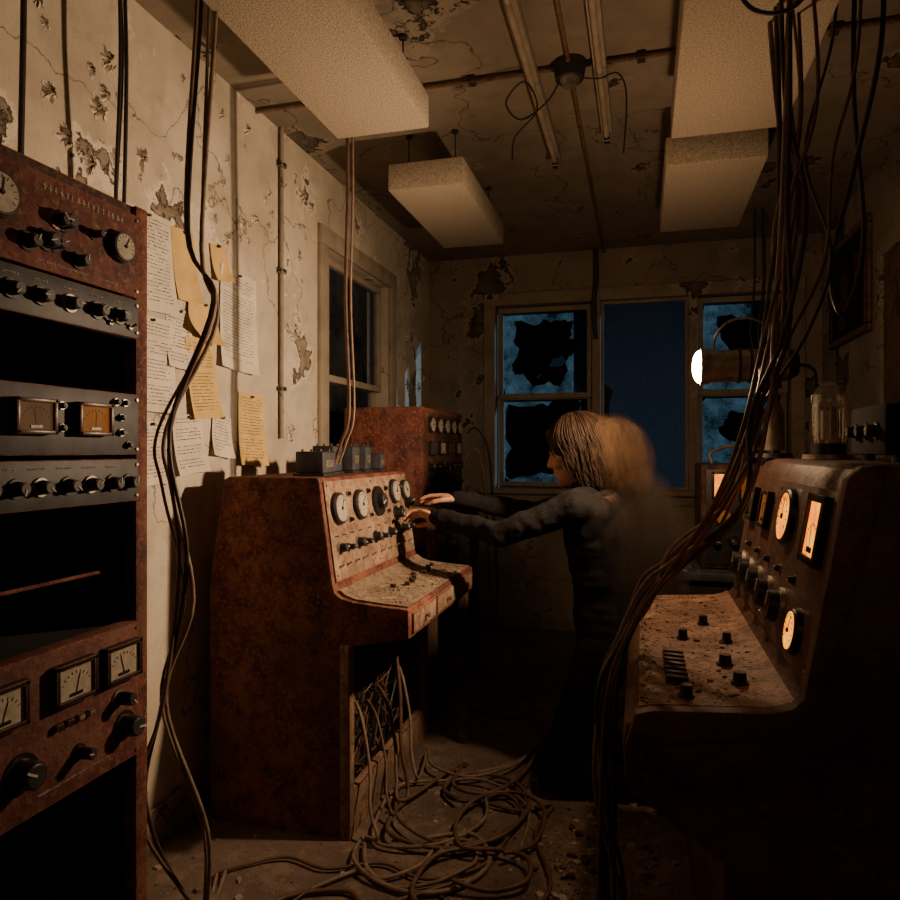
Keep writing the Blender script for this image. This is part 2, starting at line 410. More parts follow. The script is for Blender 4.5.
b.bx(x0+.02,x1-.02,yw-.02,yw+.02,bz0,bz0+.02,FRAME);b.bx(x0+.02,x1-.02,yw-.02,yw+.02,bz1-.02,bz1,FRAME)
b.bx(x0+.02,x1-.02,yw-.002,yw+.002,bz0+.02,bz1-.02,GLASS)
b.done()
b=B('window_4')
sash(b,.36,.91,zm-.015,bz1-.01,yw); sash(b,.36,.91,bz0+.01,zm+.012,yw+.037)
pane_broken(b,.395,.875,zm+.02,bz1-.045,yw,(.08,-.06,.68)); pane_broken(b,.395,.875,bz0+.045,zm-.02,yw+.037,(.1,.02,.70))
b.done()
b=B('trim_1')
c=Y1
b.bx(bx0-.08,bx1+.08,c-.025,c,bz1,bz1+.085,FRAME,.005)
b.bx(bx0-.08,bx0,c-.022,c,bz0,bz1,FRAME,.005); b.bx(bx1,bx1+.08,c-.022,c,bz0,bz1,FRAME,.005)
b.bx(-.325,-.27,c-.022,c+.11,bz0,bz1,FRAME,.005); b.bx(.30,.355,c-.022,c+.11,bz0,bz1,FRAME,.005)
b.bx(bx0-.1,bx1+.1,c-.07,c,bz0-.035,bz0,FRAME,.006); b.bx(bx0-.07,bx1+.07,c-.018,c,bz0-.1,bz0-.035,FRAME,.004)
b.done()
b=B('window_1')
b.M=frame((X0-.06,0,0),(0,1,0),(0,0,1))@Matrix(((1,0,0,0),(0,0,1,0),(0,-1,0,0),(0,0,0,1)))
sash(b,wy0+.01,wy1-.01,1.60,wz1-.01,0); sash(b,wy0+.01,wy1-.01,wz0+.01,1.635,.037)
b.bx(wy0+.04,wy1-.04,-.002,.002,1.635,wz1-.045,GLASS); b.bx(wy0+.04,wy1-.04,.035,.039,wz0+.045,1.6,GLASS)
b.done()
b=B('trim_2')
b.bx(X0,X0+.025,wy0-.09,wy1+.09,wz1,wz1+.09,FRAME,.005)
b.bx(X0,X0+.022,wy0-.09,wy0,wz0,wz1,FRAME,.005); b.bx(X0,X0+.022,wy1,wy1+.09,wz0,wz1,FRAME,.005)
b.bx(X0,X0+.07,wy0-.1,wy1+.1,wz0-.035,wz0,FRAME,.006)
b.done()
def blobtree(name,cx,cy,z0,w,h,n,rs=(.16,.34)):
    b=B(name)
    b.cyl((cx,cy,-.1),(cx,cy,z0+h*.5),.12,.07,LEAF,8)
    for k in range(n):
        p=Vector((cx+R(-w,w),cy+R(-.5,.5),z0+R(0,h))); r=R(*rs)
        q=bmesh.ops.create_icosphere(b.bm,subdivisions=2,radius=r,matrix=Matrix.Translation(p))
        for v in q['verts']: v.co+= (v.co-p)*noise.noise(v.co*7)*.6
        b.fin(q['verts'],LEAF)
    b.done(angle=10)
blobtree('tree',-1.12,8.2,.3,.50,2.9,80)
blobtree('tree',1.35,8.4,.3,.55,2.6,80)
blobtree('tree',-3.9,9.0,.3,1.0,4.6,150,(.3,.5))
b=B('outside_ground'); b.bx(-12,12,5.2,20,-.2,-.1,LEAF); b.done(smooth=False)

# ------------------------------------------------------------------ acoustic ceiling panels
for (x0,x1,y0,y1) in ((-1.04,-.70,1.1,2.29),(-1.04,-.71,2.80,3.68),(.10,.47,1.45,2.60),(.09,.46,2.84,3.70)):
    b=B('acoustic_ceiling_panel'); b.bx(x0,x1,y0,y1,2.35,2.465,FOAM,.008)
    b.bx(x0+.03,x1-.03,y0+.04,y1-.04,2.465,2.475,DARK)
    for x in (x0+.06,x1-.06):
        for y in (y0+.1,y1-.1): b.cyl((x,y,2.47),(x,y,ZC),.003,.003,DARK,6); b.cyl((x,y,ZC-.012),(x,y,ZC),.015,.015,DARK,10)
    b.done()
b=B('ceiling_conduit')
b.cyl((-1.49,2.5,2.605),(1.10,2.5,2.605),.008,.008,WOOD,10)
b.cyl((-.245,1.0,2.60),(-.245,4.88,2.60),.008,.008,WOOD,10)
b.cyl((-.245,2.5,2.56),(-.245,2.5,2.62),.05,.06,DARK,20); b.cyl((-.245,2.5,2.535),(-.245,2.5,2.56),.025,.035,STEEL,16)
for x in (-1.1,-.6,.0,.6): b.box((x,2.5,2.606),(.03,.04,.028),DARK,None,.003)
b.tube([(-.28,2.5,2.56),(-.33,2.52,2.50),(-.42,2.5,2.44),(-.47,2.48,2.50),(-.40,2.47,2.56),(-.36,2.5,2.47),(-.44,2.5,2.38),(-.45,2.5,2.30)],.0035,CABLE)
b.tube([(-.20,2.5,2.56),(-.14,2.48,2.54),(-.08,2.5,2.56),(-.05,2.5,2.48),(-.06,2.5,2.28)],.003,CABLE)
b.done()
for (x,y0,y1) in ((-.38,.9,3.25),(-.14,.9,3.05)):
    b=B('fluorescent_light_fixture')
    b.bx(x-.022,x+.022,y0,y1,2.58,2.62,FRAME,.004)
    b.cyl((x,y0+.06,2.563),(x,y1-.06,2.563),.011,.011,FRAME,12)
    for y in (y0+.03,y1-.03): b.bx(x-.016,x+.016,y-.02,y+.02,2.545,2.585,DARK,.003)
    b.done()

# ------------------------------------------------------------------ equipment rack (left)
b=B('equipment_rack')
ry0,ry1,rx0,rx1=.74,1.27,-1.45,-1.02
for y in (ry0,ry1-.035):
    b.bx(rx1-.03,rx1+.004,y,y+.035,0,1.76,RUST,.003); b.bx(rx0,rx0+.03,y,y+.035,0,1.76,RUSTD,.003)
b.bx(rx0,rx1-.005,ry0,ry1,1.735,1.76,RUSTD,.004); b.bx(rx0,rx1-.01,ry0+.036,ry1-.036,0,.06,RUSTD,.003)
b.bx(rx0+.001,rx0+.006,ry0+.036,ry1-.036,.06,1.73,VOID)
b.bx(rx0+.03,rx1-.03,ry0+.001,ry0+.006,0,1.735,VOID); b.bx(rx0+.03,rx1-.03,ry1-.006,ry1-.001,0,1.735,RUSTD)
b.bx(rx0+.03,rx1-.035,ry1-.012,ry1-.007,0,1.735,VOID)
b.cyl((rx1-.05,ry0+.03,1.0),(rx1-.05,ry1-.04,1.0),.004,.004,RUST,8)
pans=[(1.565,1.735,RACKR),(1.48,1.56,SLATE),(1.24,1.365,SLATE),(1.145,1.232,SLATE),(.62,.895,RACKR)]
for z0,z1,m in pans:
    b.bx(rx1-.03+.005,rx1+.012,ry0+.036,ry1-.037,z0,z1,m,.002)
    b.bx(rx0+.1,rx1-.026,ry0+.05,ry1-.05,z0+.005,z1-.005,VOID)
b.M=frame((rx1+.012,0,0),(0,1,0),(0,0,1))
label(b,.99,1.712,.19,.011,STEEL)
dial(b,1.175,1.655,.027); dial(b,.895,1.665,.034)
for u,v,r in ((1.034,1.662,.015),(1.02,1.66,.013),(1.068,1.60,.012),(.997,1.618,.015),(.957,1.605,.013),(1.012,1.617,.012),(1.105,1.66,.008)): knob(b,u,v,r,.024)
label(b,.98,1.58,.2,.004)
for u in (.82,.875,.925,.985,1.05,1.115,1.175): knob(b,u,1.518,.013,.022); label(b,u-.015,1.545,.03,.004)
for u in (1.205,1.15): toggle(b,u,1.50)
for u,g in ((.835,CREAM),(.965,GLOWF),(1.10,GLOWD)): meter(b,u,1.308,.085,.062,g)
for u,v in ((1.165,1.345),(1.19,1.345),(1.18,1.315),(1.18,1.285),(1.20,1.26),(1.03,1.33),(1.03,1.29)): knob(b,u,v,.006,.01)
for u in (.82,.88,.935,.985,1.045,1.10,1.155,1.2): knob(b,u,1.185,.013,.022,None)
for u in (.83,.9,.96,1.02,1.08,1.14): label(b,u,1.217,.035,.004)
for u in (.9,1.053,1.175): meter(b,u,.828,.098,.075)
for u in (1.02,1.045,1.07,1.095): b.box((u,.755,.005),(.016,.012,.012),STEEL if u>1.05 else BLACK,None,.002)
for u,v,r in ((1.175,.755,.014),(1.19,.695,.022),(.945,.705,.026),(.86,.72,.02),(1.07,.69,.012)): knob(b,u,v,r,.034)
label(b,.98,.65,.17,.004)
for z0,z1,m in pans:
    for z in (z0+.012,z1-.012):
        screw(b,1.226,z); screw(b,.785,z)
b.done()

# ------------------------------------------------------------------ control desk (centre)
b=B('control_desk')
y0,y1=2.07,2.92
up=[(-1.41,.62),(-.905,.62),(-.72,.655),(-.70,.66),(-.70,.745),(-.705,.752),(-.80,.757),(-.89,.765),(-.93,.775),(-.95,.79),(-.958,.82),(-1.005,1.15),(-1.012,1.158),(-1.03,1.16),(-1.34,1.16),(-1.355,1.15),(-1.41,.80)]
b.prism(up,y0,y1,RUST,.006)
b.prism([(-.958,.82),(-.952,.821),(-.999,1.146),(-1.005,1.146)],y0+.02,y1-.02,RUSTP,0)
b.prism([(-.945,.786),(-.925,.7765),(-.89,.7665),(-.80,.7585),(-.71,.7535),(-.71,.757),(-.80,.763),(-.89,.771),(-.92,.782),(-.943,.797)],y0+.02,y1-.015,DUSTM,0)
b.bx(-1.41,-.905,y0+.003,y0+.035,0,.625,RUST,.003); b.bx(-1.41,-.905,y1-.035,y1-.003,0,.625,RUST,.003)
b.bx(-1.41,-1.39,y0+.035,y1-.035,0,.62,RUSTD); b.bx(-.935,-.898,y0+.0,y0+.04,0,.63,RUSTP,.004); b.bx(-.935,-.898,y1-.04,y1,0,.63,RUSTP,.004)
b.bx(-.935,-.903,y0+.04,y1-.04,0,.14,RUSTP,.004); b.bx(-.935,-.91,y0+.04,y1-.04,.58,.625,RUSTD,.003)
b.bx(-.75,-.715,y1-.035,y1-.005,0,.66,RUSTD,.003)
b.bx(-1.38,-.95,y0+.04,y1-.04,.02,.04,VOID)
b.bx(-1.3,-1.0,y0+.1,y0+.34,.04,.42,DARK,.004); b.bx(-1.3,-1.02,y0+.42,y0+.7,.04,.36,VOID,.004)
for i in range(3):
    ya=y0+.03+i*.27
    b.bx(-.703,-.692,ya,ya+.25,.672,.735,RUSTP,.003); b.cyl((-.692,ya+.125,.703),(-.676,ya+.125,.703),.006,.008,STEEL,12)
for k in range(34):
    y=R(y0+.1,y1-.15); z=R(.15,.58)
    b.tube([(-1.04,y,z),(-.98+R(-.03,.03),y+R(-.12,.12),z-R(-.05,.12)),(-1.0,min(y1-.1,y+R(-.1,.15)),max(.08,z-R(.05,.2))),(-.98,max(y0+.1,min(y1-.1,y+R(-.25,.25))),R(.05,.4))],R(.002,.0045),random.choice((CABLE,CABLER,CABLER)),6,5)
b.M=frame((-.952,y0,.82),(0,1,0),(-.047,0,.33))
for u,r,f in ((.10,.048,CREAM),(.285,.048,CREAM),(.47,.050,None),(.655,.044,CREAM),(.785,.038,CREAM)):
    v=.235 if u<.6 else .262
    if f: dial(b,u,v,r,f,True,BLACK)
    else:
        b.cyl((u,v,0),(u,v,.01),r*1.2,r*1.15,BLACK,32); knob(b,u,v,.032,.032)
knob(b,.655,.172,.023,.034); knob(b,.80,.21,.021,.032)
for u,v,r in ((.08,.105,.016),(.145,.10,.011),(.235,.105,.018),(.30,.10,.012),(.40,.105,.018),(.47,.10,.011),(.56,.105,.016),(.64,.10,.013),(.72,.105,.016),(.79,.105,.012)): knob(b,u,v,r,.026)
for u in (.06,.12,.19,.26,.35,.44,.52,.6,.68,.76): toggle(b,u,.045); label(b,u-.01,.145,.03,.004,INK)
for u in (.195,.38,.565,.72): knob(b,u,.28,.008,.012); knob(b,u,.19,.007,.012)
for u in (.035,.42,.81):
    for v in (.02,.315): screw(b,u,v,.005)
b.M=Matrix.Identity(4)
for k in range(620):
    x=R(-.90,-.72); y=R(y0+.03,y1-.03); b.chip((x,y,.758+(-.72-x)*.07),R(.001,.005)*(2.2 if random.random()<.06 else 1),random.choice((DUSTM,DUSTM,CREAM,RUSTD)),.5)
for k in range(9):
    y=y0+.25+k*.06; b.box((-.82+R(-.03,.03),y,.772),(.018,.014,.016),BLACK,Matrix.Rotation(R(-.4,.4),3,'Z'),.002)
b.done()
for (x,y,w,h) in ((-1.10,2.24,.105,.085),(-1.14,2.42,.085,.105),(-1.12,2.56,.075,.105),(-1.12,2.69,.07,.105),(-1.10,2.81,.065,.075)):
    b=B('transformer'); z=1.1605
    b.bx(x-w/2-.006,x+w/2+.006,y-w/2-.006,y+w/2+.006,z,z+.008,DARK,.002)
    b.bx(x-w/2,x+w/2,y-w/2,y+w/2,z+.008,z+h,SLATE,.006)
    for sx in (-1,1):
        for sy in (-1,1): b.cyl((x+sx*w*.32,y+sy*w*.32,z+h),(x+sx*w*.32,y+sy*w*.32,z+h+.008),.005,.004,DARK,8)
    b.bx(x+w/2,x+w/2+.002,y-w*.3,y+w*.3,z+h*.35,z+h*.65,STEEL)
    b.done()
# ------------------------------------------------------------------ bench + cabinet behind
b=B('workbench')
x0,x1,y0,y1,h=-1.43,-.93,3.14,4.05,.98
b.bx(x0,x1,y0,y1,h-.03,h,WOOD,.004)
for x in (x0,x1-.045):
    for y in (y0,y1-.045): b.bx(x,x+.045,y,y+.045,0,h-.03,WOOD,.003)
for z in (.09,.50): b.bx(x0+.02,x1-.01,y0+.02,y1-.02,z,z+.025,WOOD,.003)
b.bx(x0,x0+.012,y0+.045,y1-.045,.1,h-.03,VOID); b.bx(x1-.02,x1-.005,y0+.045,y1-.045,h-.14,h-.03,WOOD,.003)
b.bx(x0+.05,x1-.08,y0+.08,y0+.4,.526,.76,DARK,.006); b.bx(x0+.05,x1-.1,y0+.48,y1-.1,.526,.70,RUSTD,.006); b.bx(x0+.06,x1-.08,y0+.1,y1-.2,.116,.36,RUSTD,.006)
b.done()
b=B('instrument_cabinet')
x0,x1,y0,y1,z0,z1=-1.42,-1.015,3.2,3.98,.981,1.46
b.bx(x0,x1,y0,y1,z0,z1,RUST,.008)
b.bx(x0+.04,x1-.04,y0-.006,y0+.001,z0+.04,z1-.04,RUST,.003)
b.M=frame((x1,0,0),(0,1,0),(0,0,1))
b.box((3.59,1.22,.003),(.70,.43,.006),RUSTD,None,.002)
b.M=frame((x1+.006,0,0),(0,1,0),(0,0,1))
for i in range(5): dial(b,3.32+i*.135,1.375,.036,CREAM)
for i in range(4): meter(b,3.34+i*.165,1.26,.11,.07,CREAM if i%2 else SLATE)
for i in range(7): knob(b,3.30+i*.095,1.165,.018,.028); knob(b,3.30+i*.095,1.07,.016,.026)
for z in (1.02,1.425):
    for u in (3.26,3.92): screw(b,u,z,.007)
b.done()

# ------------------------------------------------------------------ right console
b=B('mixing_console')
y0,y1=1.35,2.42
prof=[(.14,0),(.14,.50),(.02,.58),(-.015,.60),(-.03,.63),(-.035,.70),(-.03,.735),(-.01,.755),(.02,.762),(.22,.775),(.26,.785),(.283,.81),(.35,1.19),(.362,1.215),(.385,1.225),(.98,1.225),(1.0,1.2),(1.0,0)]
b.prism(prof,y0,y1,CONS,.012)
crust=[(.27,.79),(.255,.784),(.22,.776),(.02,.763),(-.005,.757),(-.005,.764),(.02,.771),(.22,.784),(.25,.792),(.265,.80)]
b.prism(crust,y0+.025,y1-.02,CRUST,0)
b.prism([(.288,.825),(.282,.826),(.341,1.175),(.347,1.175)],y0+.03,y1-.03,CONS,0)
b.prism([(-.03,.70),(-.012,.762),(.02,.772),(.22,.786),(.255,.797),(.272,.815),(.340,1.20),(.365,1.222),(.40,1.225),(.40,1.19),(.30,.80),(.25,.74)],y0-.012,y0+.022,CONS,.006)
b.M=frame((.2825,0,.825),(0,-1,0),(.059,0,.349))
def yy(y): return -y
meter(b,yy(1.475),.275,.125,.135,GLOW)
dial(b,yy(1.75),.275,.058,GLOW); meter(b,yy(2.03),.27,.11,.10,GLOWD); meter(b,yy(2.24),.27,.1,.1,SLATE)
dial(b,yy(1.50),.07,.040,GLOW)
for y in (1.68,1.83,1.98,2.13,2.28):
    u=yy(y); b.cyl((u,.08,0),(u,.08,.01),.044,.042,STEEL,28); b.cyl((u,.08,.01),(u,.08,.03),.036,.033,BLACK,24); b.box((u,.095,.031),(.005,.03,.003),WHITE)
for y in (1.60,1.75,1.90,2.05,2.2): knob(b,yy(y),.155,.008,.012)
for y in (1.40,1.56,1.9): 
    for v in (.02,.335): screw(b,yy(y),v,.005)
b.M=Matrix.Identity(4)
def zt(x): return .771+(x-.02)*.065
for k in range(7): 
    y=1.50+k*.032; b.box((.07,y,zt(.07)+.008),(.045,.016,.016),BLACK,Matrix.Rotation(.05,3,'Y'),.003)
for x,y,r in ((.176,1.63,.014),(.19,1.505,.014),(.083,1.42,.013),(.10,1.85,.012),(.16,2.0,.012),(.20,1.82,.011)):
    b.cyl((x,y,zt(x)-.002),(x,y,zt(x)+.006),r*1.3,r*1.2,DARK,16); b.cyl((x,y,zt(x)+.005),(x,y,zt(x)+.024),r,r*.85,BLACK,16)
for k in range(1500):
    x=R(-.0,.25); y=R(y0+.03,y1-.03); b.chip((x,y,zt(x)-.002),R(.0015,.0045)*(2 if random.random()<.05 else 1),random.choice((CRUST,CRUST,DUSTM)),.8)
b.done()
def tube_obj(x,y,z,r,h):
    b=B('vacuum_tube')
    b.cyl((x,y,z),(x,y,z+.012),r*1.35,r*1.3,STEEL,24); b.cyl((x,y,z+.012),(x,y,z+.04),r*.95,r*.9,BLACK,24)
    prof=[(r*.9,.04),(r,.06),(r,h*.72),(r*.93,h*.82),(r*.7,h*.92),(r*.3,h*.98),(r*.08,h)]
    for (ra,za),(rb,zb) in zip(prof,prof[1:]): b.cyl((x,y,z+za),(x,y,z+zb),ra,rb,TUBEG,24,False)
    b.cyl((x,y,z+.05),(x,y,z+h*.62),r*.38,r*.38,CREAM,14); b.cyl((x,y,z+h*.68),(x,y,z+h*.70),r*.75,r*.75,CREAM,20)
    for a in range(6):
        ca,sa=math.cos(a*1.047+.5)*r*.66,math.sin(a*1.047+.5)*r*.66
        b.cyl((x+ca,y+sa,z+.04),(x+ca,y+sa,z+h*.75),.0018,.0018,CREAM,6)
    b.cyl((x,y,z+h*.24),(x,y,z+h*.255),r*.75,r*.75,CREAM,20)
    b.done(angle=60)
tube_obj(.46,1.98,1.2265,.045,.20)
tube_obj(.51,2.14,1.2265,.03,.15)
b=B('amplifier_box')
b.bx(.47,.86,1.58,1.82,1.24,1.345,VOID,.008)
for x in (.5,.82):
    for y in (1.6,1.79): b.cyl((x,y,1.2265),(x,y,1.241),.012,.012,BLACK,10)
b.M=frame((.47,0,0),(0,-1,0),(0,0,1))
for y in (1.63,1.7,1.77): knob(b,-y,1.29,.014,.02)
b.M=frame((0,1.58,0),(1,0,0),(0,0,1))
for i in range(8): b.box((.52+i*.035,1.29,.001),(.012,.07,.003),DARK)
b.done()
# work lamp
b=B('work_lamp')
lx,ly,lz=.175,2.32,1.51
b.cyl((.39,ly,1.2265),(.39,ly,1.24),.055,.05,DARK,28); b.cyl((.39,ly,1.24),(.39,ly,1.46),.011,.011,STEEL,12)
b.cyl((.39,ly,1.25),(.39,ly,1.36),.030,.030,STEEL,20); b.cyl((.39,ly,1.36),(.39,ly,1.40),.030,.014,STEEL,20)
b.cyl((lx+.025,ly,lz),(lx+.25,ly,lz),.050,.050,STEEL,32)
b.cyl((lx+.002,ly,lz),(lx+.03,ly,lz),.058,.054,STEEL,32)
b.cyl((lx+.25,ly,lz),(lx+.28,ly,lz),.050,.036,DARK,32)
for k in range(4): b.cyl((lx+.11+k*.032,ly,lz),(lx+.118+k*.032,ly,lz),.054,.054,DARK,32)
b.sph((lx,ly,lz),(.022,.051,.051),LENS,24,14)
b.tube([(lx+.04,ly,lz+.05),(lx+.05,ly,lz+.10),(lx+.09,ly,lz+.14),(lx+.15,ly,lz+.145),(lx+.20,ly,lz+.11),(lx+.215,ly,lz+.05)],.004,STEEL,8,6)
b.tube([(lx+.275,ly,lz),(lx+.33,ly,lz-.03),(lx+.32,ly+.02,1.32),(lx+.36,ly+.03,1.232)],.005,CABLE,8,6)
b.done()

# ------------------------------------------------------------------ far right bench + instrument
b=B('metal_table')
x0,x1,y0,y1,h=.13,1.05,3.02,3.75,.75
b.bx(x0,x1,y0,y1,h-.035,h,SLATE,.005)
for x in (x0+.02,x1-.06):
    for y in (y0+.02,y1-.06): b.bx(x,x+.04,y,y+.04,0,h-.035,DARK,.003)
b.bx(x0+.03,x1-.03,y0+.03,y1-.03,.2,.22,DARK,.003); b.bx(x0+.03,x1-.03,y0+.025,y0+.04,h-.1,h-.035,DARK)
for k in range(80): b.chip((R(x0+.02,x0+.1),R(y0+.02,y1-.02),h-.001),R(.003,.010),random.choice((DUSTM,PAPER)),.2)
b.done()
b=B('signal_tester')
x0,x1,y0,y1,z0,z1=.24,.66,3.12,3.46,.753,1.19
b.bx(x0,x1,y0,y1,z0,z1,RUSTD,.01)
b.M=frame((0,y0,0),(1,0,0),(0,0,1))
b.box((.45,.97,.002),(.38,.40,.006),DARK,None,.002)
b.M=frame((0,y0-.005,0),(1,0,0),(0,0,1))
meter(b,.325,1.10,.085,.12,GLOW); meter(b,.43,1.10,.085,.12,GLOWD)
dial(b,.33,.97,.032,GLOWD)
for i in range(4): knob(b,.30+i*.07,.87,.018,.03)
knob(b,.43,.97,.02,.03)
b.M=Matrix.Identity(4)
b.tube([(.30,3.3,1.19),(.30,3.3,1.24),(.40,3.3,1.27),(.55,3.3,1.24),(.56,3.3,1.19)],.008,STEEL)
b.done()
b=B('framed_notice_board')
b.bx(X1-.02,X1-.001,3.92,4.56,1.88,2.38,VOID)
for (ya,yb,za,zb) in ((3.88,4.60,2.38,2.42),(3.88,4.60,1.84,1.88),(3.88,3.92,1.88,2.38),(4.56,4.60,1.88,2.38)): b.bx(X1-.03,X1-.001,ya,yb,za,zb,WOOD,.004)
for (y,z) in ((4.05,2.2),(4.3,2.15),(4.35,2.0)): b.bx(X1-.023,X1-.02,y-.06,y+.06,z-.08,z+.08,RUSTD)
b.done()
b=B('trim_3'); b.bx(X1-.03,X1,3.66,3.74,0,2.15,WALLB,.004); b.bx(X1-.03,X1,2.80,2.88,0,2.15,WALLB,.004); b.bx(X1-.03,X1,2.80,3.74,2.15,2.23,WALLB,.004); b.done()
b=B('door_1'); b.bx(X1-.019,X1-.001,2.885,3.655,.005,2.145,WOOD,.003)
for z0,z1 in ((.15,.95),(1.1,2.0)): b.bx(X1-.026,X1-.018,2.98,3.56,z0,z1,WOOD,.004)
b.cyl((X1-.07,2.95,1.02),(X1-.018,2.95,1.02),.012,.012,STEEL); b.sph((X1-.08,2.95,1.02),.027,STEEL)
b.done()

# ------------------------------------------------------------------ papers on the wall
b=B('pinned_paper_notes')
def paper(yc,zc,w,h,m,tilt=0,lines=True,lift=.0,curl=.02):
    ny,nz=6,8; g=[]
    ct,st=math.cos(tilt),math.sin(tilt)
    def P(s,t):
        ly=(s-.5)*w; lz=(t-.5)*h
        x=X0+.004+lift+curl*(1-t)**3*(.3+.7*abs(s-.5)*2)+.003*math.sin(s*5+yc*9)+curl*.8*max(0,s-.7)**2*8*(1-t)
        return Vector((x,yc+ly*ct-lz*st,zc+ly*st+lz*ct))
    for i in range(nz+1): g.append([b.bm.verts.new(P(j/ny,i/nz)) for j in range(ny+1)])
    for i in range(nz):
        for j in range(ny): b.bm.faces.new((g[i][j],g[i][j+1],g[i+1][j+1],g[i+1][j])).material_index=b.mi(m)
    if lines:
        t=.93; e=Vector((.0015,0,0))
        while t>.08:
            s=.08
            while s<.9:
                ww=R(.02,.07)*.25/w
                if s+ww>.93: break
                if random.random()<.9:
                    hh=.0022/h*R(.6,1.3); k=R(-.3,.3)*.004/h
                    b.poly([P(s,t+k)+e,P(s+ww,t-k)+e,P(s+ww,t-k+hh)+e,P(s,t+k+hh)+e],INK)
                s+=ww+.010/w*.4
            t-=.0115/h
            if random.random()<.08: t-=.012/h
    q=P(.5,.96); b.cyl((X0+.001,q.y,q.z),(X0+.016+lift,q.y,q.z),.004,.005,RUSTD,8)
paper(1.86,1.84,.22,.31,PAPER,.02); paper(1.87,1.52,.21,.30,PAPER,-.02,True,.002)
paper(2.04,1.87,.12,.24,PAPY,.06,False); paper(2.01,1.62,.13,.2,PAPER,-.04,True)
paper(2.13,1.70,.17,.13,PAPY,-.25,False,.004,.04)
paper(2.36,1.74,.24,.38,PAPER,-.06,True); paper(2.13,1.50,.16,.28,PAPY,.09,True,.004)
paper(2.45,1.33,.18,.28,PAPY,-.04,True,.002); paper(2.06,1.27,.16,.2,PAPER,.08,True,.003)
paper(2.25,1.30,.12,.15,PAPER,-.12,True); paper(1.88,1.24,.15,.2,PAPER,.05,True); paper(2.24,1.93,.10,.13,PAPY,.15,False)
b.done(angle=80)

# ------------------------------------------------------------------ cables
b=B('wall_conduit_pipe')
b.cyl((X0+.015,2.68,1.30),(X0+.015,2.68,ZC),.009,.009,WALLB,10)
for z in (1.5,2.0,2.45): b.bx(X0,X0+.03,2.66,2.70,z,z+.02,DARK,.003)
b.done()
def bundle(name,paths,mats,rad=(.006,.009)):
    b=B(name)
    for i,p in enumerate(paths): b.tube(p,R(*rad),mats[i%len(mats)],8,7)
    return b.done(angle=80)
def jit(path,j,fix=1):
    ox,oy=R(-j,j),R(-j,j); out=[]
    for i,p in enumerate(path):
        if i<fix: out.append((p[0]+ox,p[1]+oy,p[2])); continue
        out.append((p[0]+ox*.6+R(-j,j)*.6,p[1]+oy*.6+R(-j,j)*.6,p[2]+(R(-j,j)*.3 if p[2]>.05 else 0)))
    return out
LB=[(-1.06,1.52,2.62),(-1.065,1.523,2.375),(-1.088,1.517,1.8),(-1.034,1.531,1.62),(-1.137,1.503,1.3),(-1.101,1.513,.975),(-1.149,1.5,.625),(-1.198,1.487,.375),(-1.10,1.513,.137),(-1.0,1.60,.012),(-.9,1.80,.012)]
LB2=[(-1.03,1.53,2.62),(-1.045,1.53,2.3),(-1.06,1.525,1.75),(-1.03,1.53,1.58),(-1.17,1.50,1.30),(-1.16,1.505,1.15),(-1.10,1.51,.88),(-1.16,1.50,.62),(-1.06,1.53,.30),(-1.12,1.62,.012),(-1.2,1.8,.012)]
bundle('hanging_cable_bundle',[jit(LB,.012),jit(LB,.022),LB2,jit(LB2,.018)],[CABLE,CABLER,CABLEB,CABLEB],(.004,.006))
bundle('hanging_cable_bundle',[jit([(-1.37,1.60,2.62),(-1.36,1.60,2.3),(-1.38,1.61,1.9),(-1.37,1.59,1.5),(-1.40,1.60,1.0),(-1.42,1.58,.5),(-1.40,1.56,.012)],.012) for k in range(3)],[CABLE],(.004,.006))
bundle('hanging_cable_bundle',[[(-1.44,1.36,2.62),(-1.43,1.35,2.3),(-1.45,1.36,1.9),(-1.44,1.35,1.5),(-1.45,1.36,1.0),(-1.45,1.36,.012)]],[CABLE],(.007,.008))
bundle('hanging_cable_bundle',[[(x,y,2.62),(x+.005,y,2.2),(x-.008,y+.01,1.8),(x+.01,y,1.4),(x-.02,y-.0,1.28),(x-.05,y,1.2)] for x,y in ((-1.03,2.34),(-1.01,2.345),(-1.02,2.325))],[CABLER,CABLEB],(.004,.006))
RB=[(.34,1.855,2.62),(.365,1.86,2.1),(.355,1.839,1.80),(.303,1.794,1.51),(.26,1.751,1.30),(.206,1.715,1.113),(.108,1.709,.965),(.0,1.71,.87),(-.069,1.723,.70),(-.085,1.75,.45),(-.07,1.80,.12),(-.10,1.90,.012)]
paths=[]
for k in range(9):
    a=R(-1,1)
    p=[]
    for i,q in enumerate(RB):
        s=.06 if i in (0,1,2,10) else .04
        p.append((q[0]+R(-s,s)*.7-(.015 if i in (5,6) else 0),q[1]+a*.07+R(-s,s)*.8,q[2]+(R(0,.05) if 3<i<8 else 0)))
    p[8]=(min(p[8][0],-.05)-.005,)+p[8][1:]; p[9]=(min(p[9][0],-.06),)+p[9][1:]
    paths.append(p)
paths.append([(.52,1.9,2.62),(.50,1.88,2.2),(.44,1.85,1.95),(.42,1.84,1.7),(.33,1.80,1.5),(.27,1.78,1.30),(.17,1.74,1.06),(.05,1.74,.93),(-.06,1.76,.73),(-.08,1.78,.4),(-.12,1.85,.012)])
paths.append([(.50,2.0,2.62),(.47,1.98,2.3),(.40,1.95,2.0),(.46,1.95,1.75),(.40,1.9,1.55),(.28,1.84,1.35),(.18,1.80,1.1),(.06,1.80,.93),(-.055,1.80,.74),(-.09,1.82,.4),(-.08,1.9,.012)])
paths.append([(.36,1.80,2.62),(.33,1.8,2.2),(.35,1.8,1.85),(.27,1.75,1.50),(.22,1.70,1.30),(.15,1.66,1.12),(.05,1.62,.97),(-.02,1.60,.86),(-.075,1.60,.70),(-.09,1.62,.4),(-.1,1.7,.012)])
